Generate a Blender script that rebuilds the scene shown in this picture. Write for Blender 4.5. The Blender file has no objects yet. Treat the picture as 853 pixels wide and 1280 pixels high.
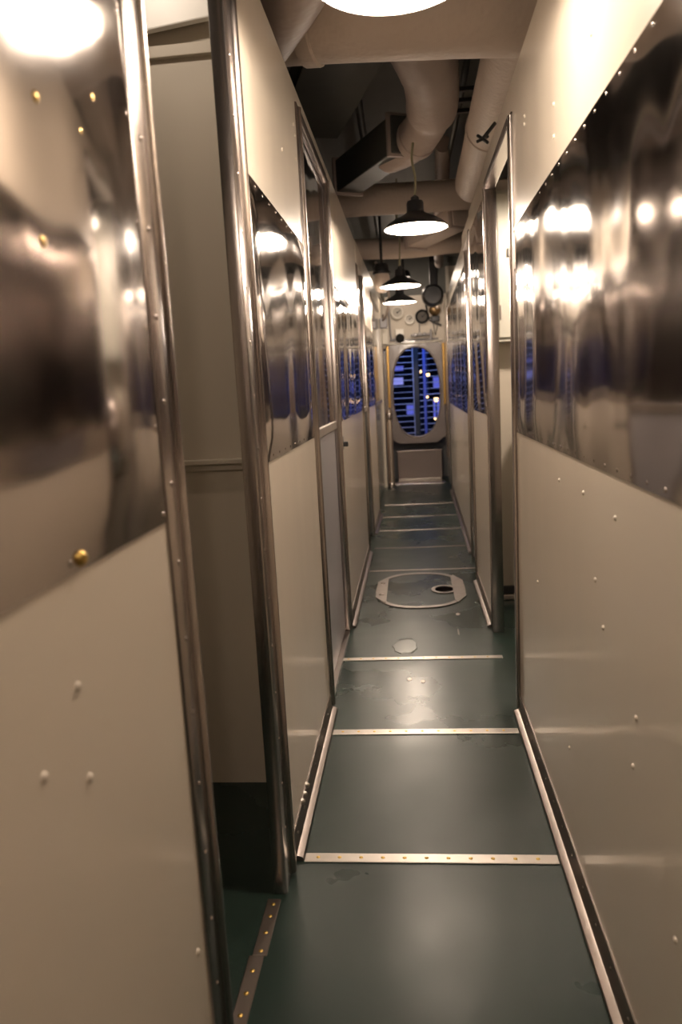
import bpy, bmesh, math, random
from mathutils import Vector, Matrix, Euler
random.seed(4)
PI = math.pi
S = bpy.context.scene
COL = S.collection

# ------------------------------------------------------------------ camera
F = 930.0
H = 1.2
cam_d = bpy.data.cameras.new('camera')
cam = bpy.data.objects.new('camera', cam_d)
COL.objects.link(cam)
cam_d.sensor_fit = 'VERTICAL'
cam_d.sensor_height = 36.0
cam_d.sensor_width = 24.0
cam_d.lens = 36.0 * F / 1280.0
cam_d.clip_start = 0.02
fw = Vector((514 - 426.5, -(481 - 640.0), -F)).normalized()      # corridor axis seen from the camera
dn = Vector((733.16 - 426.5, -(6248.4 - 640.0), -F)).normalized()  # straight down seen from the camera
up = -dn
rt = fw.cross(up)
R = Matrix((rt, fw, up))
cam.matrix_world = Matrix.Translation((0, 0, H)) @ R.to_4x4()
cam_d.dof.use_dof = True
cam_d.dof.focus_distance = 2.3
cam_d.dof.aperture_fstop = 3.3
S.camera = cam

# ------------------------------------------------------------------ world, exposure
S.view_settings.view_transform = 'Standard'
S.view_settings.look = 'None'
S.view_settings.exposure = 0.22
S.view_settings.gamma = 1.0
S.view_settings.use_curve_mapping = False
w = bpy.data.worlds.new('dusk'); S.world = w; w.use_nodes = True
wn = w.node_tree.nodes; wl = w.node_tree.links
wbg = wn['Background']
wtc = wn.new('ShaderNodeTexCoord'); wsep = wn.new('ShaderNodeSeparateXYZ'); wr = wn.new('ShaderNodeValToRGB')
wl.new(wtc.outputs['Generated'], wsep.inputs[0]); wl.new(wsep.outputs['Z'], wr.inputs[0]); wl.new(wr.outputs[0], wbg.inputs[0])
wr.color_ramp.elements[0].color = (0.10, 0.16, 0.75, 1); wr.color_ramp.elements[0].position = 0.0
wr.color_ramp.elements[1].color = (0.015, 0.02, 0.10, 1); wr.color_ramp.elements[1].position = 0.35
wbg.inputs[1].default_value = 0.17
S.cycles.use_denoising = True
S.cycles.max_bounces = 10
S.cycles.glossy_bounces = 6
S.cycles.diffuse_bounces = 6
S.cycles.caustics_reflective = True
S.cycles.blur_glossy = 0.5
S.cycles.sample_clamp_indirect = 8.0

LAMP_W = 33.0
LAMP_COL = (1.0, 0.82, 0.66)
LAMPS = [(0.0, -0.25, 2.22), (-0.005, 1.56, 1.965), (0.053, 3.86, 1.955), (-0.052, 6.0, 1.955), (-0.075, 7.15, 1.955), (0.69, 3.40, 1.95)]
CORD_TOP = [2.745, 2.745, 2.352, 2.745, 2.745, 2.66]


# ------------------------------------------------------------------ materials
def mat(name, col, rough=0.5, metal=0.0, bump=0.0, bscale=20.0, bstretch=(1, 1, 1), coat=0.0, var=0.0, vscale=3.0, emit=None, spec=0.5, rvar=0.0, trans=0.0, bdist=0.01, coatr=0.1):
    m = bpy.data.materials.new(name); m.use_nodes = True
    n = m.node_tree.nodes; l = m.node_tree.links; b = n['Principled BSDF']
    b.inputs['Base Color'].default_value = (*col, 1)
    b.inputs['Roughness'].default_value = rough
    b.inputs['Metallic'].default_value = metal
    b.inputs['Specular IOR Level'].default_value = spec
    b.inputs['Coat Weight'].default_value = coat
    b.inputs['Coat Roughness'].default_value = coatr
    b.inputs['Transmission Weight'].default_value = trans
    if emit:
        b.inputs['Emission Color'].default_value = (*emit[0], 1); b.inputs['Emission Strength'].default_value = emit[1]
    g0 = n.new('ShaderNodeNewGeometry'); geo = n.new('ShaderNodeVectorMath'); geo.operation = 'ADD'
    geo.inputs[1].default_value = (7.31, 3.17, 5.43); l.new(g0.outputs['Position'], geo.inputs[0])
    if var > 0 or rvar > 0:
        t = n.new('ShaderNodeTexNoise'); t.inputs['Scale'].default_value = vscale; t.inputs['Detail'].default_value = 5
        l.new(geo.outputs[0], t.inputs['Vector'])
        if var > 0:
            mx = n.new('ShaderNodeMix'); mx.data_type = 'RGBA'
            mx.inputs['A'].default_value = (*[c * (1 - var) for c in col], 1)
            mx.inputs['B'].default_value = (*[min(1, c * (1 + var)) for c in col], 1)
            l.new(t.outputs['Fac'], mx.inputs['Factor']); l.new(mx.outputs['Result'], b.inputs['Base Color'])
        if rvar > 0:
            mr = n.new('ShaderNodeMapRange'); mr.inputs['From Min'].default_value = 0.1; mr.inputs['From Max'].default_value = 0.9
            mr.inputs['To Min'].default_value = max(0.02, rough - rvar); mr.inputs['To Max'].default_value = rough + rvar
            l.new(t.outputs['Fac'], mr.inputs['Value']); l.new(mr.outputs['Result'], b.inputs['Roughness'])
    if bump > 0:
        mp = n.new('ShaderNodeMapping'); mp.inputs['Scale'].default_value = bstretch
        l.new(geo.outputs[0], mp.inputs['Vector'])
        t2 = n.new('ShaderNodeTexNoise'); t2.inputs['Scale'].default_value = bscale; t2.inputs['Detail'].default_value = 1
        l.new(mp.outputs['Vector'], t2.inputs['Vector'])
        bp = n.new('ShaderNodeBump'); bp.inputs['Strength'].default_value = bump; bp.inputs['Distance'].default_value = bdist
        l.new(t2.outputs['Fac'], bp.inputs['Height']); l.new(bp.outputs['Normal'], b.inputs['Normal'])
        if coat > 0:
            l.new(bp.outputs['Normal'], b.inputs['Coat Normal'])
    return m


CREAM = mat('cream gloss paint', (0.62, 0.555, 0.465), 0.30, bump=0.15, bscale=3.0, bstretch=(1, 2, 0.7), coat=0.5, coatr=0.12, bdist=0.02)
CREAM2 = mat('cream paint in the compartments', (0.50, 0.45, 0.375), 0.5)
GREYDOOR = mat('grey door paint', (0.25, 0.24, 0.25), 0.35, coat=0.3, bump=0.1, bscale=4)
TEAL = mat('grey green door paint', (0.13, 0.17, 0.17), 0.25, coat=0.4)
STEEL = mat('polished stainless sheet', (0.50, 0.46, 0.44), 0.10, metal=1.0, bump=0.9, bscale=1.9, bstretch=(1, 1.6, 0.8), bdist=0.022, rvar=0.04, vscale=6)
STEELF = mat('flat polished stainless sheet', (0.50, 0.46, 0.44), 0.07, metal=1.0, bump=0.45, bscale=1.8, bstretch=(1, 1.2, 0.8), bdist=0.022, rvar=0.03, vscale=6)
CHROME = mat('worn chrome', (0.75, 0.66, 0.58), 0.3, metal=1.0, bump=.2, bscale=10, bdist=.004)
STEELB = mat('smooth stainless trim', (0.46, 0.41, 0.385), 0.25, metal=1.0, bump=0.3, bscale=14, bdist=0.003)
STEELD = mat('dull stainless angle', (0.30, 0.26, 0.24), 0.32, metal=1.0, bump=0.3, bscale=20, bdist=0.003)
ALU = mat('worn aluminium strip', (0.50, 0.46, 0.42), 0.36, metal=1.0, var=0.2, vscale=12)
ALUR = mat('bare metal ring', (0.27, 0.24, 0.215), 0.32, metal=0.9, var=0.35, vscale=14)
BRASS = mat('brass', (0.62, 0.42, 0.13), 0.3, metal=1.0)
BRASSD = mat('varnished brass edge', (0.40, 0.24, 0.07), 0.35, metal=0.7)
DECK = mat('green deck covering', (0.011, 0.022, 0.018), 0.30, bump=0.12, bscale=6, var=0.0, vscale=2.5, bdist=0.01, rvar=0.14, spec=0.275)
DECKP = mat('worn deck patch', (0.06, 0.07, 0.06), 0.30, var=.3, vscale=20)
DARK = mat('black hole shade', (0.004, 0.003, 0.003), 1.0, spec=0.0)  # shade inside the finger hole, put into the colour
BLACK = mat('black enamel', (0.020, 0.020, 0.022), 0.35, coat=0.2)
WHITE_EN = mat('white enamel inside the shade', (0.85, 0.84, 0.80), 0.4)
BULB = mat('frosted bulb', (1, 0.9, 0.8), 0.4, emit=((1.0, 0.84, 0.66), 30.0))
LAG = mat('painted pipe lagging', (0.50, 0.42, 0.36), 0.6, bump=0.6, bscale=40, var=0.12, vscale=4, bdist=0.006)
LAG2 = mat('old painted pipe lagging', (0.32, 0.26, 0.23), 0.55, bump=0.6, bscale=25, var=0.15, vscale=5, bdist=0.006)
DUCT = mat('dark grey duct paint', (0.055, 0.056, 0.05), 0.5, bump=0.3, bscale=8)
HULL = mat('overhead hull paint', (0.12, 0.12, 0.11), 0.6, var=0.3, vscale=3)
BULKW = mat('white bulkhead paint', (0.60, 0.54, 0.46), 0.5, bump=0.3, bscale=12)
HATCHG = mat('grey hatch plate paint', (0.21, 0.18, 0.17), 0.35, bump=0.2, bscale=10, coat=0.3)
GREENC = mat('dark green cabinet paint', (0.03, 0.07, 0.06), 0.35, coat=0.3)
BOXM = mat('brown grey step box', (0.20, 0.165, 0.15), 0.35, metal=0.4)
CABLE = mat('black cable', (0.012, 0.012, 0.012), 0.8, spec=.2)
CORD = mat('lamp cord', (0.26, 0.24, 0.15), 0.5)
GLASS = mat('dial face', (0.5, 0.47, 0.42), 0.15, coat=0.8)
PALEG = mat('pale green locker edge', (0.36, 0.42, 0.20), 0.4)
LOCK = mat('pale grey locker paint', (0.42, 0.41, 0.36), 0.4)
RAILM = mat('pale painted rail', (0.55, 0.58, 0.75), 0.35)
POSTD = mat('dark painted post', (0.03, 0.04, 0.05), 0.4)
POSTB = mat('blue painted post', (0.14, 0.20, 0.70), 0.4)
NIGHT = mat('dark quay building', (0.02, 0.022, 0.03), 0.6)
WATER = mat('dark water', (0.01, 0.02, 0.05), 0.08, bump=0.5, bscale=2)
BLUEW = mat('lit blue window', (0.1, 0.1, 0.4), 0.5, emit=((0.17, 0.20, 0.95), 0.5))
BLUEV = mat('lit violet window', (0.1, 0.1, 0.4), 0.5, emit=((0.32, 0.34, 0.95), 0.7))
WARM = mat('warm lamp glass', (1, .8, .5), 0.5, emit=((1.0, 0.62, 0.28), 4.0))


# ------------------------------------------------------------------ mesh helpers
def box(bm, x0, x1, y0, y1, z0, z1, bev=0.0, seg=2):
    vs = [bm.verts.new((x, y, z)) for x in (x0, x1) for y in (y0, y1) for z in (z0, z1)]
    fs = [(0, 1, 3, 2), (4, 6, 7, 5), (0, 4, 5, 1), (2, 3, 7, 6), (0, 2, 6, 4), (1, 5, 7, 3)]
    faces = [bm.faces.new([vs[i] for i in f]) for f in fs]
    if bev > 0:
        es = list({e for f in faces for e in f.edges})
        bmesh.ops.bevel(bm, geom=es, offset=bev, segments=seg, affect='EDGES', profile=0.5)


def tube(bm, pts, r, n=16, caps=True):
    pts = [Vector(p) for p in pts]
    rs = r if isinstance(r, (list, tuple)) else [r] * len(pts)
    rings = []
    prev = None
    for i, p in enumerate(pts):
        a = pts[max(0, i - 1)]; b = pts[min(len(pts) - 1, i + 1)]
        t = (b - a).normalized()
        if prev is None:
            u = t.orthogonal().normalized()
        else:
            u = (prev - t * prev.dot(t)).normalized()
        prev = u
        v = t.cross(u)
        rings.append([bm.verts.new(p + (u * math.cos(k * 2 * PI / n) + v * math.sin(k * 2 * PI / n)) * rs[i]) for k in range(n)])
    for a, b in zip(rings, rings[1:]):
        for k in range(n):
            bm.faces.new((a[k], a[(k + 1) % n], b[(k + 1) % n], b[k]))
    if caps:
        bm.faces.new(rings[0][::-1]); bm.faces.new(rings[-1])


def smooth_path(pts, n=8):
    P = [Vector(p) for p in pts]; P = [P[0] * 2 - P[1]] + P + [P[-1] * 2 - P[-2]]
    out = []
    for i in range(1, len(P) - 2):
        for k in range(n):
            t = k / n
            out.append(0.5 * ((2 * P[i]) + (P[i + 1] - P[i - 1]) * t + (2 * P[i - 1] - 5 * P[i] + 4 * P[i + 1] - P[i + 2]) * t * t + (-P[i - 1] + 3 * P[i] - 3 * P[i + 1] + P[i + 2]) * t ** 3))
    out.append(P[-2])
    return out


def lathe(bm, prof, c, axis='z', n=32, closed=False):
    """prof: list of (radius, height) along the axis from point c"""
    c = Vector(c)
    def P(r, h, a):
        if axis == 'z': return c + Vector((r * math.cos(a), r * math.sin(a), h))
        if axis == 'x': return c + Vector((h, r * math.cos(a), r * math.sin(a)))
        return c + Vector((r * math.cos(a), h, r * math.sin(a)))
    rings = []
    for r, h in prof:
        if r < 1e-6: rings.append([bm.verts.new(P(0, h, 0))])
        else: rings.append([bm.verts.new(P(r, h, k * 2 * PI / n)) for k in range(n)])
    pairs = list(zip(rings, rings[1:]))
    if closed: pairs.append((rings[-1], rings[0]))
    for a, b in pairs:
        for k in range(n):
            k2 = (k + 1) % n
            if len(a) == 1 and len(b) == 1: continue
            if len(a) == 1: bm.faces.new((a[0], b[k], b[k2]))
            elif len(b) == 1: bm.faces.new((a[k], a[k2], b[0]))
            else: bm.faces.new((a[k], a[k2], b[k2], b[k]))


def prism(bm, outline, holes, y0, y1):
    """outline and hole of equal count in x,z; plate between y0 and y1 with a hole"""
    o0 = [bm.verts.new((x, y0, z)) for x, z in outline]; o1 = [bm.verts.new((x, y1, z)) for x, z in outline]
    h0 = [bm.verts.new((x, y0, z)) for x, z in holes]; h1 = [bm.verts.new((x, y1, z)) for x, z in holes]
    n = len(o0)
    for k in range(n):
        q = (k + 1) % n
        bm.faces.new((o0[k], o0[q], h0[q], h0[k])); bm.faces.new((o1[q], o1[k], h1[k], h1[q]))
        bm.faces.new((o0[q], o0[k], o1[k], o1[q])); bm.faces.new((h0[k], h0[q], h1[q], h1[k]))


WP = {}


def obj(name, bm, m, parent=None, smooth=False, ang=40):
    bmesh.ops.recalc_face_normals(bm, faces=bm.faces)
    lo = Vector((min(v.co.x for v in bm.verts), min(v.co.y for v in bm.verts), min(v.co.z for v in bm.verts)))
    hi = Vector((max(v.co.x for v in bm.verts), max(v.co.y for v in bm.verts), max(v.co.z for v in bm.verts)))
    c = (lo + hi) / 2; c.z = lo.z
    bmesh.ops.translate(bm, verts=bm.verts, vec=-c)
    me = bpy.data.meshes.new(name); bm.to_mesh(me); bm.free()
    me.materials.append(m)
    if smooth:
        me.polygons.foreach_set('use_smooth', [True] * len(me.polygons))
        me.set_sharp_from_angle(angle=math.radians(ang))
    o = bpy.data.objects.new(name, me); COL.objects.link(o)
    if parent: o.parent = parent; o.location = c - WP[parent]
    else: o.location = c
    WP[o] = c
    return o


def tag(o, label, cat, group=None):
    o['label'] = label; o['category'] = cat
    if group: o['group'] = group
    return o


def thing(name, label, cat, loc, group=None):
    o = bpy.data.objects.new(name, None); COL.objects.link(o)
    o.empty_display_size = 0.05
    o.location = loc; WP[o] = Vector(loc)
    return tag(o, label, cat, group)


def struct(name, bm, m, parent=None, smooth=False):
    o = obj(name, bm, m, parent, smooth)
    if not parent: o['kind'] = 'structure'
    return o


def B(*a, **k):
    bm = bmesh.new(); box(bm, *a, **k); return bm


def T(pts, r, n=16):
    bm = bmesh.new(); tube(bm, pts, r, n); return bm


def L(prof, c, axis='z', n=32, closed=False):
    bm = bmesh.new(); lathe(bm, prof, c, axis, n, closed); return bm


def stamp(name, src, m, parent, pos, label=None, scale=1.0):
    """small repeated part sharing one mesh"""
    o = bpy.data.objects.new(name, src); COL.objects.link(o); o.parent = parent
    o.location = Vector(pos) - WP[parent]; WP[o] = Vector(pos)
    o.scale = (scale,) * 3
    if label: o['label'] = label
    return o


def dome_mesh(name, r, h, axis, m, n=12):
    bm = bmesh.new()
    prof = [(r, 0)] + [(r * math.cos(a), h * math.sin(a)) for a in (0.5, 1.0, 1.3)] + [(0, h)]
    lathe(bm, prof, (0, 0, 0), axis, n)
    bmesh.ops.recalc_face_normals(bm, faces=bm.faces)
    me = bpy.data.meshes.new(name); bm.to_mesh(me); bm.free(); me.materials.append(m)
    me.polygons.foreach_set('use_smooth', [True] * len(me.polygons))
    return me


SCREW_UP = dome_mesh('screw', 0.0055, 0.0022, 'z', BRASS)
RIVET_L = dome_mesh('rivet', 0.0055, 0.004, 'x', CREAM)
RIVET_R = dome_mesh('rivet', 0.0055, -0.004, 'x', CREAM)
SSCREW_L = dome_mesh('screw', 0.0042, 0.0025, 'x', STEELB)
SSCREW_R = dome_mesh('screw', 0.0042, -0.0025, 'x', STEELB)
BBOLT_L = dome_mesh('bolt', 0.009, 0.008, 'x', BRASS)

# ------------------------------------------------------------------ the room
XL, XR = -0.35, 0.355
TH = 0.042
TL = 0.020
ZL, ZR = 2.20, 2.14
# deck with the hatch well cut free of it
struct('floor', B(-1.5, 1.6, -2.2, 9.95, -0.05, 0.0), DECK)
bm = bmesh.new()                                        # curved overhead of the hull
n = 18
prev = None
for k in range(n + 1):
    a = PI * k / n
    x = 0.03 + 1.55 * math.cos(a); z = 1.75 + 1.02 * math.sin(a)
    cur = [bm.verts.new((x, y, z)) for y in (-2.2, 9.95)] + [bm.verts.new((0.03 + 1.60 * math.cos(a), y, 1.75 + 1.07 * math.sin(a))) for y in (-2.2, 9.95)]
    if prev:
        bm.faces.new((prev[0], prev[1], cur[1], cur[0])); bm.faces.new((prev[2], cur[2], cur[3], prev[3]))
    prev = cur
struct('ceiling', bm, HULL)
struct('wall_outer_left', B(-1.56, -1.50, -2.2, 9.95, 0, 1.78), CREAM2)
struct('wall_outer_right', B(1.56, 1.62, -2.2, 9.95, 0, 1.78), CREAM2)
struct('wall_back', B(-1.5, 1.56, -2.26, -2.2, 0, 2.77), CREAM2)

# left partition: runs of painted sheet between door openings
def wall(name, x, side, y0, y1, ztop, x2=None):
    """side -1 left wall (faces +x), +1 right wall; slanted when x2 is given"""
    x2 = x if x2 is None else x2
    bm = bmesh.new()
    box(bm, 0, 1, 0, 1, 0, 1)
    for v in bm.verts:
        yy = y0 + (y1 - y0) * v.co.y
        xf = x + (x2 - x) * v.co.y
        v.co = Vector((xf + side * (TH if side > 0 else TL) * (v.co.x if side > 0 else 1 - v.co.x), yy, ztop * v.co.z))
    return struct(name, bm, CREAM)


wLA = wall('wall_left', XL, -1, -2.2, 1.03, ZL)
wLB = wall('wall_left', XL, -1, 1.68, 2.66, ZL)
wLC = wall('wall_left', XL, -1, 3.60, 5.34, ZL)
wLD = wall('wall_left', XL + .005, -1, 5.98, 6.95, ZL, XL + .015)
wRA = wall('wall_right', XR, 1, -2.2, 2.66, ZR)
wRB = wall('wall_right', XR + .003, 1, 3.52, 4.46, ZR)
wRC = wall('wall_right', 0.388, 1, 5.14, 8.45, ZR, 0.422)
struct('wall_left', B(-0.362, -0.325, 8.9, 9.47, 0, 2.2), CREAM)
struct('wall_right', B(0.43, 0.47, 8.5, 9.47, 0, 2.14), CREAM)
# headers above the openings
struct('trim_1', B(XL - TL, XL, 1.03, 1.66, 2.10, ZL), CREAM)
struct('trim_2', B(XL - TL, XL, 2.66, 3.60, 2.15, ZL), CREAM)
struct('trim_3', B(XL - TL, XL + .003, 5.34, 5.98, 2.05, ZL), CREAM)
struct('trim_4', B(XL - TL + .015, XL + .015, 6.95, 8.9, 2.05, ZL), CREAM)
struct('trim_5', B(XR, XR + TH, 2.66, 3.52, 2.045, ZR), CREAM)
struct('trim_6', B(XR + .01, XR + TH + .01, 4.46, 5.14, 2.045, ZR), CREAM)


# metal edging on the door openings: a rounded channel wrapped round the end of the sheet
def post(n_, side, x, y0, y1, z1, bead_at, bead_r=0.012):
    e = bpy.data.objects.new('trim_%d' % n_, None); COL.objects.link(e); e.location = (x, (y0 + y1) / 2, 0); WP[e] = e.location.copy(); e['kind'] = 'structure'
    if side < 0: bm = B(x - TL - .006, x + .006, y0, y1, 0, z1, bev=.004)
    else: bm = B(x - .006, x + TH + .006, y0, y1, 0, z1, bev=.004)
    obj('channel', bm, STEELB, e, True)
    bm = T([(x - side * .002, bead_at, 0.01), (x - side * .002, bead_at, z1 - .01)], bead_r, 16)
    obj('bead', bm, STEELB, e, True)
    sc = SSCREW_L if side < 0 else SSCREW_R
    z = 0.16
    while z < z1 - .05:
        stamp('screw', sc, None, e, (x - side * .006, y0 + (y1 - y0) * (.3 if bead_at > (y0 + y1) / 2 else .7), z)); z += 0.115
    return e


post(10, -1, XL, 1.000, 1.075, 2.10, 1.063)
post(11, -1, XL, 1.600, 1.700, 2.10, 1.680, .016)
post(12, -1, XL, 2.640, 2.725, 2.15, 2.675, .014)
post(13, -1, XL, 3.525, 3.605, 2.15, 3.59, .010)
post(14, -1, XL, 5.325, 5.435, 2.05, 5.36, .010)
post(15, -1, XL + .003, 5.93, 5.99, 2.05, 5.95, .009)
post(16, -1, XL + .013, 6.92, 6.98, 2.05, 6.94, .008)
post(20, 1, XR, 2.600, 2.690, 2.045, 2.61, .012)
post(21, 1, XR, 3.490, 3.560, 2.045, 3.50, .010)
post(22, 1, XR + .003, 4.43, 4.52, 2.045, 4.44, .010)
post(23, 1, 0.386, 5.11, 5.20, 2.045, 5.125, .010)
post(24, 1, 0.421, 8.40, 8.48, 2.045, 8.41, .010)
# dark frame heads above two of the openings
struct('trim_30', B(XL - TL, XL + .006, 2.72, 3.53, 2.115, 2.155, bev=.004), STEELB)
struct('trim_31', B(XR - .006, XR + TH, 2.69, 3.49, 2.025, 2.060, bev=.004), STEELB)

# rails along the foot of the walls: round nosed angle with an upstand
def rail(name, side, x, y0, y1, x2=None):
    x2 = x if x2 is None else x2
    s = -side
    bm = bmesh.new()
    prof = [(0, 0), (.026, 0), (.0285, .004), (.026, .010), (.018, .014), (.010, .016), (.006, .022), (.0055, .060), (.003, .064), (0, .064)]
    a = [bm.verts.new((x + s * px, y0, z)) for px, z in prof]; b = [bm.verts.new((x2 + s * px, y1, z)) for px, z in prof]
    k = len(prof)
    for i in range(k): bm.faces.new((a[i], a[(i + 1) % k], b[(i + 1) % k], b[i]))
    bm.faces.new(a[::-1]); bm.faces.new(b)
    o = struct(name, bm, STEELD, None, True)
    sc = SSCREW_L if side < 0 else SSCREW_R
    y = y0 + .06
    while y < min(y1, 5.5) - .03:
        t = (y - y0) / (y1 - y0)
        stamp('screw', sc, None, o, (x + (x2 - x) * t + s * .0055, y, .043)); y += .12
    return o


rLA = rail('baseboard_left', -1, XL, -2.2, 1.00)
rLB = rail('baseboard_left', -1, XL, 1.73, 2.64)
rLC = rail('baseboard_left', -1, XL, 3.61, 5.32)
rLD = rail('baseboard_left', -1, XL + .005, 6.00, 6.92, XL + .015)
rRA = rail('baseboard_right', 1, XR, -2.2, 2.60)
rRB = rail('baseboard_right', 1, XR + .003, 3.57, 4.43)
rRC = rail('baseboard_right', 1, 0.388, 5.21, 8.40, 0.422)
for y, z in ((1.967, .078), (1.925, .074), (1.880, .078)):
    stamp('rivet', dome_mesh('rivet', .009, .012, 'x', ALU), None, rLB, (XL + .004, y, z), 'large pale rivet')

# painted rivets on the walls
for y, z in ((.69, .915), (.606, .862), (.693, .813), (.963, .381)): stamp('rivet', RIVET_L, None, wLA, (XL, y, z))
for y, z in ((2.58, 2.058), (2.60, 2.03), (2.58, 1.95), (2.3, 1.9)): stamp('rivet', RIVET_L, None, wLB, (XL, y, z))
for y, z in ((1.533, 1.818), (1.9, 1.824), (2.346, 1.946), (2.348, 1.925), (1.902, 1.755), (1.494, .793), (1.43, .714), (1.212, .629), (1.227, .534), (1.01, .378), (1.86, .95), (1.60, .955), (1.35, .945), (2.2, .6), (1.75, .30)):
    stamp('rivet', RIVET_R, None, wRA, (XR, y, z))

# ------------------------------------------------------------------ stainless sheets on the walls
def sheet(label, side, x, y0, y1, z0, z1, x2=None, pitch=.083, group='stainless sheets screwed to the passage walls', ins=.012, m=None):
    x2 = x if x2 is None else x2
    s = -side
    nx, nz = max(2, int((y1 - y0) / .03)), 24
    bm = bmesh.new()
    vs = [[bm.verts.new((x + (x2 - x) * i / nx + s * .0028, y0 + (y1 - y0) * i / nx, z0 + (z1 - z0) * j / nz)) for j in range(nz + 1)] for i in range(nx + 1)]
    wb = [[bm.verts.new((v.co.x - s * .0022, v.co.y, v.co.z)) for v in c] for c in (vs[0], vs[-1])]
    for i in range(nx):
        for j in range(nz): bm.faces.new((vs[i][j], vs[i + 1][j], vs[i + 1][j + 1], vs[i][j + 1]))
    for j in range(nz):
        bm.faces.new((vs[0][j], vs[0][j + 1], wb[0][j + 1], wb[0][j])); bm.faces.new((vs[-1][j], vs[-1][j + 1], wb[1][j + 1], wb[1][j]))
    bm.faces.new((vs[0][0], vs[-1][0], wb[1][0], wb[0][0])) if nx < 1 else None
    # gentle oil-canning of the sheet
    for c in vs:
        for v in c:
            y, z = v.co.y, v.co.z
            e = min(1, (y - y0) / .08, (y1 - y) / .08, (z - z0) / .06, (z1 - z) / .06)
            v.co.x += s * max(0, e) * .0022 * (math.sin(y * 7.3 + z * 2.1 + side) + .6 * math.sin(y * 15.1 - z * 3.7) + .5 * math.sin(z * 9 + y * 2.0) + 1.9)
    o = obj('steel_sheet', bm, m or STEELF, None, True, 60)
    tag(o, label, 'steel sheet', group)
    sc = SSCREW_L if side < 0 else SSCREW_R
    pts = []
    ys = max(y0, 0.4)
    k = int((y1 - ys - 2 * ins) / pitch)
    if k < 45:
        for i in range(k + 1):
            yy = ys + ins + (y1 - ys - 2 * ins) * i / max(1, k)
            pts += [(yy, z0 + ins), (yy, z1 - ins)]
        kz = max(2, int((z1 - z0) / .13))
        for j in range(1, kz): pts += [(y1 - ins, z0 + (z1 - z0) * j / kz)]
        if y0 > 0: pts += [(y0 + ins, z0 + (z1 - z0) * j / kz) for j in range(1, kz)]
    for yy, zz in pts[:98]:
        t = (yy - y0) / (y1 - y0)
        stamp('screw', sc, None, o, (x + (x2 - x) * t + s * .0028, yy, zz))
    return o


sLA = sheet('wavy polished stainless sheet on the nearest left wall, with brass bolts', -1, XL, -2.15, .998, 1.03, 1.69, ins=.012, pitch=.2, m=STEEL)
for y, z in ((.726, 1.486), (.864, 1.534), (.821, 1.485), (.708, 1.352), (.721, 1.042)):
    stamp('bolt', BBOLT_L, None, sLA, (XL + .003, y, z), 'brass bolt')
sLB = sheet('polished stainless sheet on the left between open doorway and grey door', -1, XL, 1.72, 2.64, 1.035, 1.69)
sLC = sheet('polished stainless sheet on the left wall just beyond the grey door', -1, XL, 3.61, 5.32, 1.04, 1.69, pitch=.12)
sLD = sheet('small stainless sheet on the far left wall between the two grey green doors', -1, XL + .005, 6.0, 6.91, 1.04, 1.69, XL + .015, pitch=.2)
sRA = sheet('large dark polished stainless sheet on the nearest right wall', -(-1), XR, -2.15, 2.59, 1.022, 1.685, m=STEEL)
sRB = sheet('narrow stainless sheet on the right just past the open doorway', 1, XR + .003, 3.57, 4.42, 1.04, 2.02, pitch=.12)
sRC = sheet('long stainless sheet on the far right wall nearest the oval hatch', 1, 0.388, 5.21, 8.39, .98, 1.98, 0.422, pitch=.25, m=STEEL)

# ------------------------------------------------------------------ doors
def door(name, x, y0, y1, ztop, m, steel=True, handle=True, side=-1):
    e = bpy.data.objects.new(name, None); COL.objects.link(e); e.location = (x, (y0 + y1) / 2, 0); WP[e] = e.location.copy(); e['kind'] = 'structure'
    obj('door_leaf', B(x - .03, x, y0, y1, .02, ztop, bev=.002), m, e)
    if steel:
        bm = bmesh.new()
        box(bm, x, x + .003, y0 + .012, y1 - .012, 1.05, ztop - .02)
        obj('steel_sheet', bm, STEELF, e)
        obj('capping', B(x, x + .012, y0 + .004, y1 - .004, 1.015, 1.05, bev=.003), ALU, e)
    if handle:
        obj('door_handle', T(smooth_path([(x, y1 - .10, .98), (x + .045, y1 - .10, .98), (x + .05, y1 - .16, .975), (x + .05, y1 - .2, .97)], 4), .007, 10), STEELB, e, True)
    return e


door('door_1', XL - .018, 2.73, 3.52, 2.11, GREYDOOR, True, False)
door('door_2', XL - .018, 5.44, 5.925, 2.05, TEAL, True, False)
door('door_3', XL - .003, 6.99, 8.88, 2.05, TEAL, True, False)
struct('trim_40', B(XL - .05, XL + .004, 2.73, 3.52, 0, .018), STEELD)
# small dark door catch just past the grey door
t = thing('door_catch', 'small dark door catch on the left post beyond the grey door', 'door catch', (XL, 3.68, .93))
obj('plate', B(XL, XL + .006, 3.655, 3.705, .90, .965, bev=.002), BLACK, t)
obj('hook', B(XL + .005, XL + .03, 3.67, 3.69, .915, .94, bev=.004), BLACK, t)

# ------------------------------------------------------------------ left compartment behind the open doorway
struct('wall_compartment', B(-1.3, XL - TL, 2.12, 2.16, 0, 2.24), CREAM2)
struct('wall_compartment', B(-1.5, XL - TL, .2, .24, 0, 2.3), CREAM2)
t = thing('dado_ledge', 'cream ledge across the wall inside the left open doorway', 'ledge', (-.9, 2.12, 1.0))
obj('shelf_lip', B(-1.45, XL - TL, 2.092, 2.12, 1.003, 1.018, bev=.003), CREAM2, t)
obj('batten', B(-1.45, XL - TL, 2.106, 2.12, .985, 1.003, bev=.002), CREAM2, t)
bm = B(-.5, .42, -.012, .012, 0, .20, bev=.004)
bmesh.ops.transform(bm, matrix=Matrix.Translation((-.80, 2.085, 2.135)) @ Matrix.Rotation(-.10, 4, 'Y'), verts=bm.verts)
tag(obj('overhead_board', bm, WHITE_EN), 'white lit board high inside the left open doorway', 'board')
struct('trim_41', B(-1.45, XL - TL, 2.104, 2.12, 2.095, 2.125, bev=.002), CREAM2)

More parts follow.
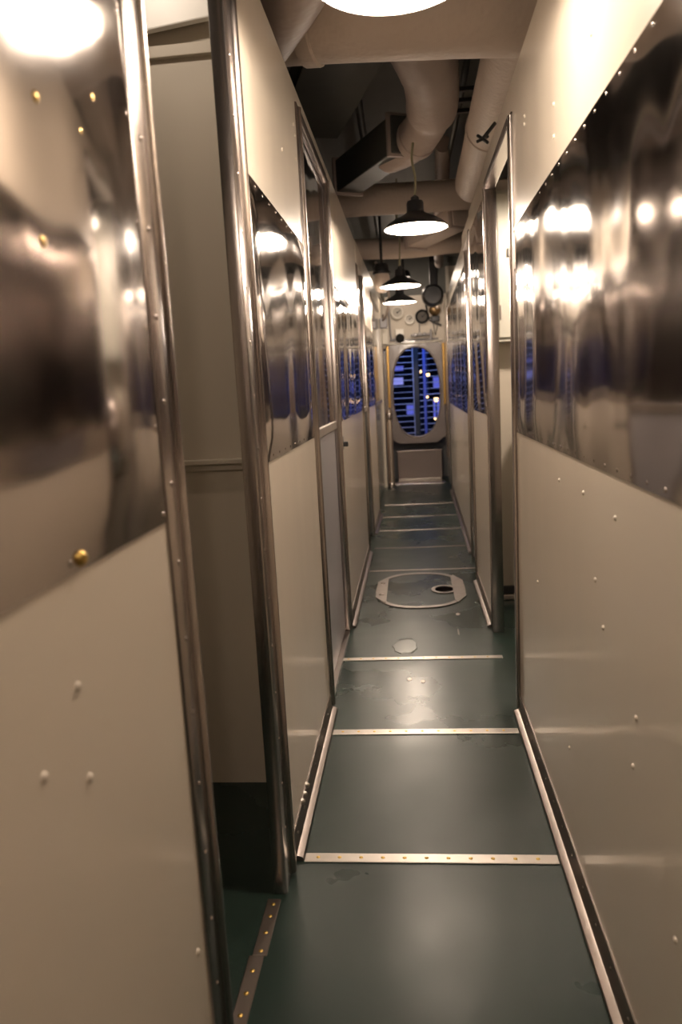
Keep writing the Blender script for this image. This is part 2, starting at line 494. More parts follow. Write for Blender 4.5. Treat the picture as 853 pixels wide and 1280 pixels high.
# right compartment
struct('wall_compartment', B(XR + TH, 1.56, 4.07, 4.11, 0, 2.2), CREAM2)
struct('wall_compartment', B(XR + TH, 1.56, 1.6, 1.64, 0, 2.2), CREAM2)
struct('trim_42', B(XR + TH, 1.5, 4.035, 4.07, .0, .03, bev=.004), ALU)
struct('trim_43', B(XR + TH, 1.5, 4.058, 4.07, .03, .075, bev=.003), BLACK)
t = thing('wall_locker', 'pale grey wall locker with a green edge inside the right doorway', 'locker', (.62, 4.0, 1.38))
obj('body', B(.432, .80, 3.93, 4.07, 1.39, 2.12, bev=.004), LOCK, t)
obj('green_edge', B(.424, .433, 3.925, 4.07, 1.375, 2.13, bev=.002), PALEG, t)
d = obj('locker_door', B(.455, .79, 3.918, 3.93, 1.41, 2.10, bev=.003), LOCK, t)
obj('latch', B(.50, .516, 3.902, 3.918, 1.80, 1.84, bev=.003), BLACK, d)
obj('hinge', B(.457, .465, 3.912, 3.918, 1.50, 1.57, bev=.001), STEELD, d)
t = thing('cabinet', 'dark green cabinet in the right compartment, mirrored in the nearest left sheet', 'cabinet', (1.1, 3.8, 0))
obj('body', B(.86, 1.40, 3.55, 4.05, .05, 1.52, bev=.01), GREENC, t)
obj('plinth', B(.88, 1.38, 3.58, 4.04, 0, .05), BLACK, t)
for z0, z1 in ((.10, .75), (.79, 1.48)):
    d = obj('door', B(.845, .86, 3.58, 4.02, z0, z1, bev=.003), GREENC, t)
    obj('handle', T([(.845, 3.64, (z0 + z1) / 2 - .06), (.825, 3.64, (z0 + z1) / 2 - .05), (.825, 3.64, (z0 + z1) / 2 + .05), (.845, 3.64, (z0 + z1) / 2 + .06)], .006, 8), STEELB, d, True)
t = thing('fitting', 'polished round kettle in the right compartment, mirrored in the nearest left sheet', 'fitting', (.72, 3.78, .9))  # stands for a round metal fitting, added for its reflection in the sheet
obj('body', L([(0, 0), (.13, 0), (.15, .04), (.155, .14), (.13, .24), (.07, .30), (0, .31)], (.67, 3.80, .92)), STEELB, t, True)
obj('knob', L([(0, .31), (.012, .31), (.02, .33), (.012, .35), (0, .352)], (.67, 3.80, .92)), BLACK, t, True)
t = thing('worktop', 'narrow grey green worktop on the wall of the right compartment', 'worktop', (.70, 3.85, .87))
obj('top', B(.60, .84, 3.60, 4.068, .89, .92, bev=.004), TEAL, t)
obj('bracket', B(.68, .70, 3.70, 4.068, .80, .89, bev=.003), TEAL, t)


def added_light(x, y, z, label, watts):
    t = thing('added_light', label, 'light', (x, y, z))
    obj('housing', L([(0, .07), (.06, .07), (.075, .05), (.08, 0), (.074, 0), (.066, .045), (0, .055)], (x, y, z), 'z', 28), BLACK, t, True)
    obj('bulb', L([(0, 0), (.024, .008), (.032, .03), (.022, .055), (0, .056)], (x, y, z), 'z', 20), BULB, t, True)
    obj('stem', T([(x, y, z + .068), (x, y, 2.72)], .012, 10), BLACK, t, True)
    ld = bpy.data.lights.new('added_bulb', 'POINT'); ld.energy = watts; ld.color = LAMP_COL; ld.shadow_soft_size = .03
    lo = bpy.data.objects.new('added_bulb', ld); COL.objects.link(lo); lo.parent = t; lo.location = (0, 0, -.02)


added_light(-.72, 1.64, 2.45, 'small black light added to brighten the left compartment, out of sight past the doorway', 7)  # unseen lamp added to brighten the white board and the compartment
added_light(-.04, 8.75, 2.40, 'small black light added to brighten the far bulkhead, hidden behind the third lamp shade', 9)  # hidden lamp added to brighten the white far bulkhead

# ------------------------------------------------------------------ deck fittings
SH = bpy.data.meshes
def strip(label, y, x0, x1, wid=.036, screws=True):
    t = thing('floor_strip', label, 'floor strip', ((x0 + x1) / 2, y, 0), 'metal strips across the green floor')
    obj('bar', B(x0, x1, y - wid / 2, y + wid / 2, 0, .004, bev=.0015, seg=1), ALU if screws else STEELD, t)
    if screws:
        x = x0 + .035; i = 0
        while x < x1 - .01:
            stamp('screw', SCREW_UP, None, t, (x, y, .0038)); x += .056; i += 1
    return t


ords = ['nearest bright metal strip across the green floor, foot of the photo', 'second nearest metal strip across the green floor, between the left sheet and right wall',
        'third metal strip across the green floor, in front of the scuffed patch', 'metal strip across the green floor just behind the oval floor hatch',
        'thin metal strip across the floor, second beyond the oval hatch', 'thin metal strip across the floor, third beyond the oval hatch',
        'thin metal strip across the floor, fourth beyond the oval hatch', 'farthest thin metal strip across the floor before the step box']
for i, (y, x0, x1, wd) in enumerate(((1.742, XL + .029, XR - .03, .036), (2.454, XL + .029, XR - .03, .036), (3.166, XL - .01, XR + .0, .034), (4.776, XL + .03, XR + .03, .018), (5.467, XL + .03, XR + .03, .018), (6.153, XL + .035, XR + .03, .016), (6.808, XL + .035, XR + .03, .016), (7.51, XL + .035, XR + .03, .016))):
    strip(ords[i], y, x0, x1, wd, i < 3)
t = thing('door_threshold', 'dull metal threshold strip with brass screws under the left doorway', 'threshold', (-.37, 1.34, 0))
obj('bar', B(-.388, -.356, 1.40, 1.58, 0, .005, bev=.0015, seg=1), STEELD, t)
obj('bar', B(-.395, -.362, 1.075, 1.40, 0, .004, bev=.0015, seg=1), STEELD, t)
for y in (1.56, 1.52, 1.467, 1.412, 1.356, 1.297, 1.243, 1.19, 1.13):
    stamp('screw', SCREW_UP, None, t, (-.371 if y > 1.4 else -.378, y, .0045))

# oval floor hatch
HX, HY = .010, 4.30
t = thing('floor_hatch', 'oval green floor hatch with a bare metal rim and finger hole', 'floor hatch', (HX, HY, 0))
def oval(a, b, n=64, p=2.5):
    return [(a * math.copysign(abs(math.cos(k * 2 * PI / n)) ** (2 / p), math.cos(k * 2 * PI / n)), b * math.copysign(abs(math.sin(k * 2 * PI / n)) ** (2 / p), math.sin(k * 2 * PI / n))) for k in range(n)]
def ring(bm, o, i, c, z0, z1):
    A = [bm.verts.new((c[0] + x, c[1] + y, z0)) for x, y in o]; Bv = [bm.verts.new((c[0] + x, c[1] + y, z1)) for x, y in o]
    C = [bm.verts.new((c[0] + x, c[1] + y, z1)) for x, y in i]; D = [bm.verts.new((c[0] + x, c[1] + y, z0)) for x, y in i]
    n = len(o)
    for k in range(n):
        q = (k + 1) % n
        bm.faces.new((A[k], A[q], Bv[q], Bv[k])); bm.faces.new((Bv[k], Bv[q], C[q], C[k])); bm.faces.new((C[k], C[q], D[q], D[k])); bm.faces.new((D[k], D[q], A[q], A[k]))
bm = bmesh.new(); ring(bm, oval(.262, .385), oval(.238, .352), (HX, HY), 0, .006); obj('rim', bm, ALUR, t, True)
bm = bmesh.new()
A = [bm.verts.new((HX + x, HY + y, 0)) for x, y in oval(.237, .351)]; Bv = [bm.verts.new((HX + x, HY + y, .003)) for x, y in oval(.237, .351)]
for k in range(64): bm.faces.new((A[k], A[(k + 1) % 64], Bv[(k + 1) % 64], Bv[k]))
bm.faces.new(Bv); obj('cover', bm, DECK, t)
def plate(pts, z0, z1):
    bm = bmesh.new()
    a = [bm.verts.new((x, y, z0)) for x, y in pts]; b = [bm.verts.new((x, y, z1)) for x, y in pts]
    k = len(pts)
    for i in range(k): bm.faces.new((a[i], a[(i + 1) % k], b[(i + 1) % k], b[i]))
    bm.faces.new(a[::-1]); bm.faces.new(b); return bm
hp = obj('hinge_plate', plate([(HX - .258, HY - .17), (HX - .205, HY - .27), (HX - .195, HY - .27), (HX - .195, HY + .27), (HX - .205, HY + .27), (HX - .258, HY + .17)], .003, .009), ALUR, t)
BN = dome_mesh('bolt', .016, .008, 'z', STEELD, 10)
for y in (HY - .12, HY + .13): stamp('bolt', BN, None, hp, (HX - .226, y, .009))
obj('latch_plate', plate([(HX + .258, HY - .17), (HX + .205, HY - .30), (HX + .19, HY - .26), (HX + .19, HY + .26), (HX + .205, HY + .30), (HX + .258, HY + .17)], .003, .008), ALUR, t)
bm = bmesh.new(); ring(bm, oval(.076, .088, p=2), oval(.056, .066, p=2), (HX + .140, HY - .03), .003, .009); obj('hole_collar', bm, ALUR, t, True)
obj('finger_hole_shade', L([(0, 0), (.056, 0), (.056, .002), (0, .002)], (HX + .140, HY - .03, .004)), DARK, t)  # flat black disc drawn as the shade inside the hole

# raised and worn patches of the deck
def patch(name, c, rx, ry, h, m, label, cat, seed):
    r = random.Random(seed); bm = bmesh.new(); n = 20
    rr = [1 + .25 * (r.random() - .5) for _ in range(n)]
    rings = []
    for f, z in ((1, 0), (.96, h), (.8, h * 1.1)):
        rings.append([bm.verts.new((c[0] + rx * f * rr[k] * math.cos(k * 2 * PI / n), c[1] + ry * f * rr[k] * math.sin(k * 2 * PI / n), z)) for k in range(n)])
    for a, b in zip(rings, rings[1:]):
        for k in range(n): bm.faces.new((a[k], a[(k + 1) % n], b[(k + 1) % n], b[k]))
    bm.faces.new(rings[-1])
    return tag(obj(name, bm, m, None, True), label, cat)
patch('floor_patch', (-.072, 3.33), .055, .11, .003, DECKP, 'worn rounded patch on the floor between third strip and hatch', 'floor patch', 3)
patch('floor_scrape', (-.052, 2.93), .010, .018, .002, ALUR, 'left of two pale chips in the floor before the third strip', 'paint chip', 5)
patch('floor_scrape', (.004, 2.905), .009, .016, .002, ALUR, 'right of two pale chips in the floor before the third strip', 'paint chip', 6)
patch('floor_scrape', (.185, 3.52), .004, .05, .0015, ALUR, 'thin pale scrape in the floor right of the scuffed patch', 'paint chip', 7)
patch('floor_scrape', (.20, 3.80), .012, .022, .002, ALUR, 'pale chip in the floor just in front of the oval hatch', 'paint chip', 8)


# ------------------------------------------------------------------ pendant lamps
def lamp_proto(label):
    x, y, z = LAMPS[2]
    t = thing('pendant_lamp', label, 'lamp', (x, y, z), 'black shaded pendant lamps along the passage')
    prof = [(.155, 0), (.158, .004), (.156, .008), (.135, .026), (.100, .047), (.066, .062), (.046, .074), (.042, .080), (.042, .118), (.038, .128), (0, .128)]
    inner = [(0, .112), (.036, .110), (.038, .078), (.062, .058), (.097, .042), (.132, .021), (.152, .002), (.155, 0)]
    bm = bmesh.new(); lathe(bm, prof, (x, y, z), 'z', 48); obj('lamp_shade', bm, BLACK, t, True)
    bm = bmesh.new(); lathe(bm, inner, (x, y, z), 'z', 48); obj('reflector', bm, WHITE_EN, t, True)
    bb = bmesh.new(); lathe(bb, [(0, -.004), (.018, .0), (.030, .014), (.034, .03), (.030, .046), (.018, .062), (.014, .085), (0, .085)], (x, y, z), 'z', 24)
    obj('bulb', bb, BULB, t, True)
    obj('collar', L([(0, .128), (.020, .128), (.020, .146), (.012, .152), (.007, .156), (0, .156)], (x, y, z), 'z', 20), BLACK, t, True)
    ld = bpy.data.lights.new('bulb_light', 'POINT'); ld.energy = LAMP_W; ld.color = LAMP_COL; ld.shadow_soft_size = .036
    lo = bpy.data.objects.new('bulb_light', ld); COL.objects.link(lo); lo.parent = t; lo.location = (0, 0, -.012); WP[lo] = Vector((x, y, z - .012))
    return t


lab = ['black pendant lamp behind the camera over the near floor', 'nearest pendant lamp, only its glowing rim shows at the top edge', 'large black pendant lamp hanging below the insulated cross pipe, second from the camera',
       'black pendant lamp farther down the passage, third from the camera', 'farthest pendant lamp, low white glow just above the round dials',
       'pendant lamp inside the right compartment, seen only mirrored in the nearest left sheet']
proto = lamp_proto(lab[2])
lamp_parts = list(proto.children)
for i, p in enumerate(LAMPS):
    c = proto
    if i != 2:
        c = proto.copy(); COL.objects.link(c); c.location = p; c['label'] = lab[i]
        for ch in lamp_parts:
            d = ch.copy(); COL.objects.link(d); d.parent = c
    x, y, z = p; WP[c] = Vector(p)
    top = CORD_TOP[i]; h_ = top - z - .15
    obj('cord', T(smooth_path([(x, y, z + .15), (x + .006, y + .01, z + .15 + h_ * .35), (x - .008, y + .01, z + .15 + h_ * .7), (x, y, top)], 6), .006, 8), CORD, c, True)
    if i in (0, 5):
        for ch in c.children:
            if ch.type == 'LIGHT':
                ch.data = ch.data.copy(); ch.data.energy = 42.0 if i else 14.0

# ------------------------------------------------------------------ overhead pipes and ducts
def pipe(name, pts, r, m, label, cat='pipe', n=28, sm=8, bands=(), group=None, bandm=None):
    P = smooth_path(pts, sm) if sm else pts
    bm = bmesh.new(); tube(bm, P, r, n)
    rnd = random.Random(len(P))
    o = obj(name, bm, m, None, True)
    tag(o, label, cat, group)
    for (i, w_) in bands:
        a = Vector(P[i]); b = Vector(P[min(i + 1, len(P) - 1)]); t = (b - a).normalized()
        bm = bmesh.new(); rr = r if not isinstance(r, list) else r[i]
        tube(bm, [a - t * w_, a - t * w_ * .8, a + t * w_ * .8, a + t * w_], [rr * 1.0, rr * 1.05, rr * 1.05, rr * 1.0], n)
        obj('band', bm, bandm or m, o, True)
    return o


pipe('insulated_pipe', [(-.50, 2.70, 2.48), (-.28, 2.66, 2.46), (0, 2.62, 2.43), (.35, 2.60, 2.40), (.7, 2.6, 2.36), (.98, 2.6, 2.22)], .185, LAG, 'big beige insulated pipe crossing overhead nearest the camera', bands=[(8, .03)])
pipe('insulated_pipe', [(.02, 1.70, 2.50), (-.25, 2.22, 2.40), (-.44, 2.60, 2.385), (-.72, 3.15, 2.40)], .135, LAG2, 'beige insulated pipe slanting out over the top of the left wall, nearest the camera')
pipe('insulated_pipe', [(.44, 2.7, 2.44), (.43, 3.4, 2.42), (.43, 4.4, 2.40), (.43, 4.85, 2.40), (.45, 5.02, 2.44), (.50, 5.10, 2.50)], .115, LAG, 'long beige insulated pipe along the top of the right wall', bands=[(12, .02)])
pipe('curved_duct', [(.06, 2.75, 2.60), (.06, 3.05, 2.52), (.13, 3.45, 2.50), (.14, 3.80, 2.46), (.05, 4.10, 2.42), (-.08, 4.28, 2.42)], [.13] * 8 + [.125] * 8 + [.12] * 8 + [.10] * 8 + [.09] * 8 + [.085], LAG2, 'bulging curved duct overhead between the cross pipe and second lamp', 'duct', bands=[(30, .02)])
def rbox(name, a, b, wid, hgt, m, label, flange=True):
    a, b = Vector(a), Vector(b); t = (b - a); ln = t.length; q = t.to_track_quat('Y', 'Z')
    M = Matrix.Translation(a) @ q.to_matrix().to_4x4()
    bm = B(-wid / 2, wid / 2, 0, ln, -hgt / 2, hgt / 2, bev=.006); bmesh.ops.transform(bm, matrix=M, verts=bm.verts)
    o = tag(obj(name, bm, m), label, 'duct')
    if flange:
        for f in (0.02, ln - .02):
            bm = B(-wid / 2 - .015, wid / 2 + .015, f - .012, f + .012, -hgt / 2 - .015, hgt / 2 + .015, bev=.003); bmesh.ops.transform(bm, matrix=M, verts=bm.verts)
            obj('flange', bm, LAG2, o)
    return o
rbox('air_duct', (.02, 4.05, 2.45), (-.34, 4.75, 2.45), .16, .18, DUCT, 'dark rectangular air duct slanting left from the curved duct')
rbox('air_duct', (-.14, 3.15, 2.63), (-.50, 4.20, 2.58), .34, .12, DUCT, 'wide dark air duct above the left wall behind the cross pipe', False)
pipe('insulated_pipe', [(-.8, 5.25, 2.42), (-.4, 5.28, 2.44), (.1, 5.32, 2.44), (.5, 5.35, 2.44), (.85, 5.35, 2.4)], .10, LAG, 'beige insulated pipe crossing overhead behind the second lamp')
rbox('air_duct', (.06, 5.90, 2.27), (.40, 5.50, 2.33), .18, .12, LAG, 'pale slanting duct right of the second lamp')
pipe('insulated_pipe', [(-.5, 6.7, 2.38), (0, 6.72, 2.36), (.42, 6.75, 2.38), (.9, 6.8, 2.38)], .085, LAG, 'pale insulated pipe crossing overhead behind the third lamp')
pipe('insulated_pipe', [(.25, 4.9, 2.64), (.28, 5.9, 2.60), (.30, 7.2, 2.54), (.36, 8.6, 2.50)], .05, LAG2, 'thin insulated pipe high on the right beyond the cross pipe')
pipe('conduit', [(-.20, 2.85, 2.63), (-.22, 4.4, 2.66), (-.24, 6.5, 2.62), (-.28, 9.3, 2.58)], .022, DUCT, 'dark conduit high on the left running to the far end', 'conduit', n=12)
pipe('conduit', [(.30, 2.85, 2.60), (.30, 4.0, 2.60), (.29, 5.2, 2.62)], .016, DUCT, 'dark conduit beside the long right pipe', 'conduit', n=12)
for k, (y, nm) in enumerate(((3.72, 'nearest'), (3.86, 'middle'), (4.00, 'farthest'))):
    tag(obj('pipe_hanger', B(.17, .34, y - .012, y + .012, 2.51, 2.53, bev=.003), BLACK), nm + ' of three dark hanger bars between curved duct and right pipe', 'hanger', 'hanger bars beside the right pipe')
t = thing('valve', 'small dark valve on the wall top beside the right insulated pipe', 'valve', (.37, 3.45, 2.2))
obj('stem', T([(.40, 3.45, 2.28), (.345, 3.45, 2.22)], .008, 10), BLACK, t, True)
for a in (0.6, 2.2): obj('handle', T([(.345 + .03 * math.cos(a), 3.45 + .03, 2.22 + .03 * math.sin(a)), (.345 - .03 * math.cos(a), 3.45 - .03, 2.22 - .03 * math.sin(a))], .007, 8), BLACK, t, True)
# sounder globe on the left
gx, gy, gz = -.21, 6.55, 2.05
t = thing('globe_lamp', 'unlit lantern with black cap and beige globe, left of the third lamp', 'lantern', (gx, gy, gz))
obj('cap', L([(0, .17), (.05, .17), (.062, .15), (.062, .105), (.078, .10), (.078, .085), (0, .085)], (gx, gy, gz)), BLACK, t, True)
obj('globe', L([(.058, .085), (.066, .05), (.066, -.01), (.055, -.045), (.03, -.065), (0, -.07)], (gx, gy, gz)), LAG, t, True)
obj('stem', T([(gx, gy, gz + .165), (gx, gy, gz + .55)], .012, 10), BLACK, t, True)
# bell and dark motor on the right top
t = thing('motor', 'black round motor high on the right by the far bulkhead', 'motor', (.25, 8.3, 2.16))
obj('casing', L([(0, 0), (.09, 0), (.115, .03), (.12, .12), (.10, .2), (.05, .22), (0, .22)], (.27, 8.3, 2.14), 'y'), BLACK, t, True)
obj('bracket', B(.24, .30, 8.32, 8.4, 2.2, 2.7, bev=.004), BLACK, t)
pipe('cable', [(-.30, 7.6, 2.40), (-.24, 8.0, 2.34), (-.20, 8.3, 2.15), (-.24, 8.5, 1.98), (-.29, 8.8, 1.95)], .014, LAG, 'pale curving cable high on the far left', 'cable', n=10)
pipe('conduit', [(-.30, 7.2, 2.30), (-.30, 9.4, 2.24)], .02, DUCT, 'dark conduit on top of the far left wall', 'conduit', n=12)

# ------------------------------------------------------------------ far bulkhead
YB = 9.50
CX, CZ, RX, RZ = .066, 1.105, .300, .560
struct('wall_far', B(-.42, .55, YB, YB + .03, 1.66, 2.28, bev=.0), BULKW)
struct('wall_far', B(-1.5, -.33, YB, YB + .03, 0, 2.6), BULKW)
struct('wall_far', B(.47, 1.56, YB, YB + .03, 0, 2.6), BULKW)
struct('wall_far', B(-.33, .47, YB + .26, YB + .29, 0, .54), HULL)
struct('wall_far', B(-1.5, 1.56, YB + .03, YB + .06, 2.28, 2.78), HULL)
n = 64
hole = []; outl = []
for k in range(n):
    a = 2 * PI * (k + .5) / n
    ca, sa = math.cos(a), math.sin(a)
    hx = RX * math.copysign(abs(ca) ** (2 / 2.35), ca); hz = RZ * math.copysign(abs(sa) ** (2 / 2.35), sa)
    hole.append((CX + hx, CZ + hz))
    # chamfered plate outline
    W_, Hh, ch = .40, .635, .16
    best = 1e9
    for (nx, nz, d) in ((1, 0, W_), (-1, 0, W_), (0, 1, Hh), (0, -1, Hh), (.6, .8, .6 * (W_) + .8 * (Hh - ch * .75)), (-.6, .8, .6 * W_ + .8 * (Hh - ch * .75)), (.6, -.8, .6 * W_ + .8 * (Hh - ch * .75)), (-.6, -.8, .6 * W_ + .8 * (Hh - ch * .75))):
        dd = nx * hx + nz * hz
        if dd > 1e-6: best = min(best, d / dd)
    outl.append((CX + hx * best, CZ + hz * best))
t = thing('oval_hatch', 'grey hatch plate round the oval opening at the far end', 'hatch', (CX, YB, .47))
bm = bmesh.new(); prism(bm, outl, hole, YB - .02, YB + .05); obj('plate', bm, HATCHG, t)
# rolled rim round the opening
bm = bmesh.new()
pts = [(x, YB - .018, z) for x, z in hole]
ro = []
for (x, z) in hole:
    d = Vector((x - CX, 0, z - CZ)).normalized()
    ro.append([bm.verts.new(Vector((x, YB - .018, z)) + (d * math.cos(b) + Vector((0, 1, 0)) * math.sin(b)) * .013) for b in (0, 1.05, 2.09, 3.14, 4.19, 5.24)])
for k in range(n):
    for j in range(6): bm.faces.new((ro[k][j], ro[(k + 1) % n][j], ro[(k + 1) % n][(j + 1) % 6], ro[k][(j + 1) % 6]))
obj('rim', bm, HATCHG, t, True, 70)
bm = bmesh.new(); prism(bm, [(CX + (x - CX) * 1.06, CZ + (z - CZ) * 1.04) for x, z in hole], hole, YB + .05, YB + .24); obj('tunnel', bm, HULL, t)
# recess below the hatch, step box
t = thing('step_box', 'low brown grey metal step box under the oval hatch', 'step box', (.075, 9.42, 0))
obj('body', B(-.205, .352, 9.40, 9.62, .03, .375, bev=.006), BOXM, t)
obj('top_plate', B(-.212, .359, 9.39, 9.63, .375, .388, bev=.004), STEELD, t)
obj('kick_plate', B(-.20, .345, 9.385, 9.40, 0, .03, bev=.003), ALU, t)
t = thing('deck_sill', 'pale worn sill on the floor in front of the step box', 'sill', (.07, 9.2, 0))
obj('sill_plate', B(-.24, .37, 9.05, 9.33, 0, .010, bev=.003), STEELB, t)
# brass door frame edges and polished posts
tag(obj('brass_edge', B(-.290, -.258, 9.44, 9.475, .93, 1.69, bev=.006), BRASSD), 'tall brass edge strip left of the oval hatch', 'edge strip', 'brass strips beside the hatch')
tag(obj('brass_edge', B(.398, .428, 9.44, 9.475, .93, 1.69, bev=.006), BRASSD), 'tall brass edge strip right of the oval hatch', 'edge strip', 'brass strips beside the hatch')
t = thing('polished_post', 'polished round metal post at the far left foot of the hatch', 'post', (-.275, 9.0, 0))
obj('pole', T([(-.275, 9.0, 0.02), (-.275, 9.0, .92)], .038, 20), CHROME, t, True)
obj('collar', L([(.0, .80), (.040, .80), (.044, .82), (.044, .86), (.040, .88), (0, .88)], (-.275, 9.0, 0)), STEELB, t, True)
obj('foot', L([(0, .0), (.046, 0), (.046, .03), (.036, .045), (0, .045)], (-.275, 9.0, 0)), STEELB, t, True)
t = thing('polished_post', 'thin polished post at the far right of the hatch', 'post', (.40, 9.2, 0))
obj('pole', T([(.415, 9.2, .30), (.415, 9.2, .95)], .016, 16), STEELB, t, True)
obj('bracket', B(.405, .44, 9.19, 9.21, .30, .33, bev=.003), STEELB, t)
obj('bracket', B(.405, .44, 9.19, 9.21, .88, .91, bev=.003), STEELB, t)
# white sign panel and grey box on the left
tag(obj('notice_plate', B(-.325, -.262, 9.40, 9.415, 1.71, 1.95, bev=.002), mat('white plate', (.7, .66, .58), .5)), 'blank white plate at the far left above the brass strip', 'plate')
t = thing('junction_box', 'small grey junction box on the far left wall', 'junction box', (-.33, 8.9, 1.88))
obj('body', B(-.335, -.245, 8.86, 8.95, 1.86, 1.98, bev=.008), GREYDOOR, t)
obj('lid', B(-.330, -.250, 8.85, 8.862, 1.87, 1.97, bev=.004), GREYDOOR, t)
obj('gland', T([(-.29, 8.9, 1.975), (-.29, 8.9, 2.02)], .014, 10), STEELD, t, True)


def dial(x, z, r, rim, face, label, cat='dial', needle=True):
    t = thing('dial_gauge', label, cat, (x, YB, z - r))
    obj('rim', L([(r * .70, -.035), (r * .76, -.048), (r * .97, -.048), (r, -.040), (r, 0), (r * .7, 0)], (x, YB, z), 'y', 28, True), rim, t, True)
    obj('face', L([(0, -.030), (r * .71, -.030), (r * .71, -.01), (0, -.01)], (x, YB, z), 'y', 28), face, t)
    if needle:
        obj('needle', T([(x, YB - .034, z), (x + r * .5, YB - .034, z + r * .35)], .004, 6), BLACK, t)
        obj('hub', L([(0, -.042), (r * .14, -.040), (r * .14, -.03), (0, -.03)], (x, YB, z), 'y', 12), BLACK, t)
    return t


WHT = mat('white dial', (.72, .68, .60), .3)
dial(-.134, 2.085, .078, WHT, GLASS, 'white dial gauge below the farthest lamp, leftmost on the far bulkhead')
dial(.012, 1.995, .060, WHT, GLASS, 'small white dial gauge, middle of the far bulkhead')
dial(.168, 2.02, .085, CABLE, mat('dark dial', (.10, .09, .08), .5, spec=.2), 'large black rimmed dial gauge on the far bulkhead')
t = thing('bell', 'brass coloured round bell at the right of the far bulkhead', 'bell', (.325, YB, 2.03))
obj('gong', L([(0, -.075), (.03, -.07), (.055, -.05), (.068, -.02), (.072, 0), (0, 0)], (.325, YB, 2.09), 'y', 24), mat('bell bronze', (.30, .20, .10), .3, metal=.8), t, True)
obj('base', B(.27, .38, YB - .04, YB, 1.95, 2.02, bev=.01), BLACK, t)
for x in (.295, .365): obj('wire', T([(x, YB - .01, 1.96), (.325, YB - .01, 1.79)], .004, 6), BLACK, t)
t = thing('switch_box', 'white switch box with a black round knob above the hatch', 'switch', (-.115, YB, 1.75))
obj('box', B(-.17, -.06, YB - .06, YB, 1.80, 1.885, bev=.008), WHT, t)
obj('knob', L([(0, -.10), (.042, -.10), (.052, -.09), (.052, -.02), (0, -.02)], (-.112, YB, 1.775), 'y', 20), CABLE, t, True)
obj('base', L([(0, -.02), (.034, -.02), (.034, 0), (0, 0)], (-.112, YB, 1.775), 'y', 20), WHT, t, True)
t = thing('valve_manifold', 'grey pipe manifold with small valves over the oval hatch', 'pipes', (.13, YB, 1.75))
obj('pipe', T([(-.24, YB - .03, 1.755), (.36, YB - .03, 1.745)], .010, 10), GREYDOOR, t, True)
obj('pipe', T([(.02, YB - .045, 1.80), (.26, YB - .045, 1.80)], .016, 12), GREYDOOR, t, True)
for x in (.07, .13, .19): obj('valve', L([(0, -.09), (.018, -.09), (.022, -.07), (.014, -.05), (.014, 0), (0, 0)], (x, YB - .02, 1.80 + .006 * (x > .1)), 'y', 12), GREYDOOR, t, True)
obj('riser', T([(.13, YB - .03, 1.81), (.13, YB - .03, 1.94)], .006, 8), GREYDOOR, t)
obj('bracket', B(.255, .28, YB - .07, YB, 1.73, 1.86, bev=.005), GREYDOOR, t)
pipe('conduit', [(-.30, YB - .02, 1.715), (0, YB - .02, 1.705), (.40, YB - .02, 1.725)], .012, WHT, 'thin white conduit along the foot of the far white bulkhead', 'conduit', n=10)

pipe('conduit', [(.22, YB - .03, 2.26), (.22, YB - .03, 2.15), (.26, YB - .03, 1.98), (.40, YB - .03, 1.90)], .012, BLACK, 'black curved conduit beside the bell on the far bulkhead', 'conduit', n=10)
pipe('conduit', [(-.24, YB - .03, 2.26), (-.235, YB - .03, 2.0), (-.22, YB - .03, 1.78), (-.17, YB - .03, 1.77)], .010, GREYDOOR, 'grey conduit at the left of the far bulkhead running to the switch box', 'conduit', n=10)
t = thing('light_bracket', 'dark bracket with a small chrome cap high at the far right', 'bracket', (.36, 9.3, 2.1))
obj('arm', T(smooth_path([(.36, 9.30, 2.65), (.34, 9.22, 2.35), (.36, 9.18, 2.22)], 5), .022, 10), BLACK, t, True)
obj('body', L([(0, .10), (.04, .10), (.055, .06), (.055, 0), (.035, -.03), (0, -.03)], (.36, 9.18, 2.15)), BLACK, t, True)
obj('cap', L([(0, .0), (.02, .0), (.026, -.03), (.018, -.06), (0, -.065)], (.345, 9.15, 2.13)), CHROME, t, True)

# ------------------------------------------------------------------ outside beyond the hatch
struct('ground', B(-14, 14, 9.8, 40, -.75, -.7), WATER)
struct('ground', B(-3, 3, 9.8, 13.2, -.3, -.02), NIGHT)
t = thing('guard_rail', 'blue lit railing of many bars seen through the oval opening', 'railing', (.05, 11.4, 0))
YR = 11.4
for k in range(17):
    z = .30 + k * .088
    obj('bar', T([(-.55, YR, z), (.075, YR + .02, z)], .008 if k < 9 else .005, 8), RAILM, t, True)
    obj('bar', T([(.105, YR + .05, z + .035), (.65, YR + .06, z + .05)], .008 if k < 9 else .005, 8), RAILM, t, True)
obj('post', B(.045, .12, YR - .05, YR - .01, -.02, 2.2, bev=.006), POSTD, t)
obj('post', B(.03, .045, YR - .04, YR - .02, -.02, 2.2, bev=.004), RAILM, t)
obj('post', B(.185, .225, YR, YR + .04, -.02, 2.2, bev=.006), POSTB, t)
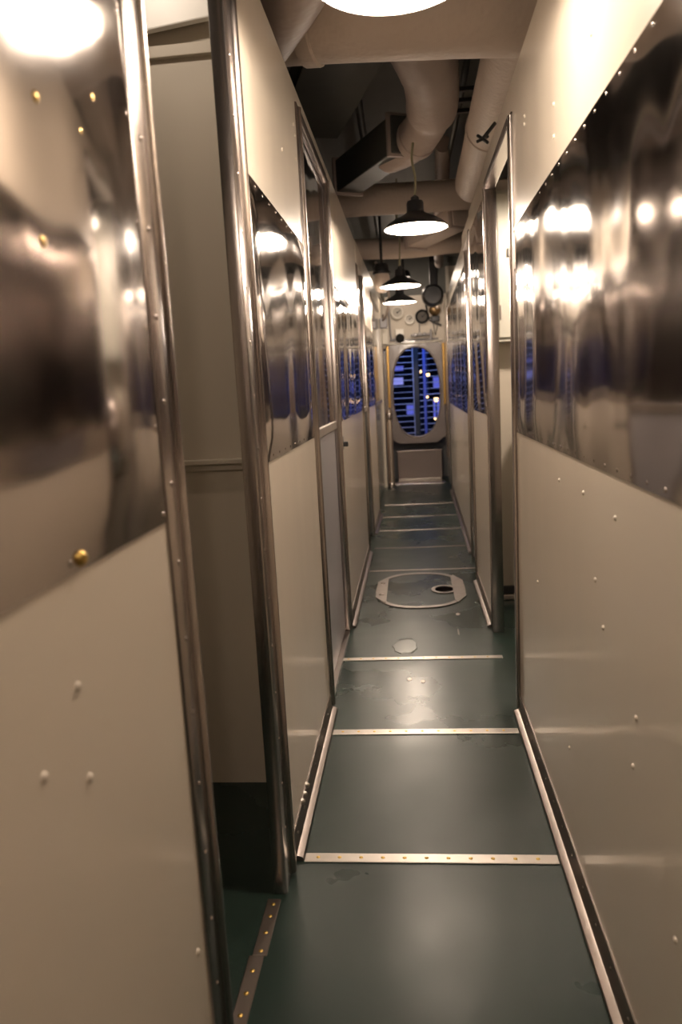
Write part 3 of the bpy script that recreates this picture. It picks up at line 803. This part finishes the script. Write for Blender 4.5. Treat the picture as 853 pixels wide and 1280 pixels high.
# quay buildings
def building(x0, x1, y0, y1, z1, label, wins):
    t = thing('quay_building', label, 'building', ((x0 + x1) / 2, y0, -.7))
    obj('wall', B(x0, x1, y0, y1, -.7, z1), NIGHT, t)
    obj('roof', B(x0 - .1, x1 + .1, y0 - .1, y1 + .1, z1, z1 + .12, bev=.02), POSTD, t)
    for (a, b, c, d, m) in wins:
        f = obj('window', B(a - .05, b + .05, y0 - .04, y0 - .001, c - .05, d + .05), POSTD, t)
        obj('pane', B(a, b, y0 - .05, y0 - .04, c, d), m, f)
building(-2.6, .35, 22, 26, 3.2, 'dark quay building through the left of the oval opening', [(-.72, -.22, 1.22, 1.42, BLUEV), (-.15, .05, .35, .62, BLUEW), (-.6, -.2, 1.62, 1.75, BLUEW)])
building(.60, 3.4, 24, 28, 2.6, 'dark quay building through the right of the oval opening', [(.70, 1.15, 1.05, 1.40, BLUEW), (.68, 1.15, .15, .72, BLUEW)])
for i, (x, y, z, r, nm) in enumerate(((.19, 15, 1.45, .032, 'highest orange quay light, left of the blue post'), (.34, 15, 1.38, .034, 'orange quay light just right of the blue post'), (.27, 13, .98, .02, 'small orange quay light low in the oval opening'), (.42, 13, .93, .04, 'low wide orange quay light at right of the blue post'), (.14, 12.2, 1.90, .04, 'orange light at the very top of the oval opening'), (.403, 13.25, .595, .022, 'lowest tiny orange light in the oval opening'))):
    t = thing('quay_lamp', nm, 'light', (x, y, z - r), 'orange quay lights beyond the hatch')
    obj('globe', L([(r * math.sin(a * PI / 8), -r * math.cos(a * PI / 8)) for a in range(9)], (x, y, z), 'z', 16), WARM, t, True)
    obj('cap', L([(0, r * 1.3), (r * .6, r * 1.1), (r * .8, r * .7), (0, r * .7)], (x, y, z), 'z', 16), POSTD, t, True)
    obj('pole', T([(x, y + .01, -.7), (x, y + .01, z - r * .8)], .012, 8), POSTD, t)
t = thing('added_flood_light', 'unseen blue flood light added above the railing to light its bars', 'light', (.05, 10.4, 2.6))  # out-of-view lamp added to turn the railing bars blue
obj('pole', T([(-.42, 10.5, -.02), (-.42, 10.5, 2.68), (-.1, 10.5, 2.70)], .02, 10), POSTD, t, True)
obj('housing', B(-.12, .22, 10.35, 10.6, 2.62, 2.75, bev=.01), POSTD, t)
ld = bpy.data.lights.new('flood', 'AREA'); ld.energy = 28; ld.color = (.28, .42, 1.0); ld.size = .3
lo = bpy.data.objects.new('added_flood_beam', ld); COL.objects.link(lo); lo.parent = t; lo.location = Vector((.05, 10.45, 2.60)) - WP[t]
lo.rotation_euler = (.55, 0, 0)
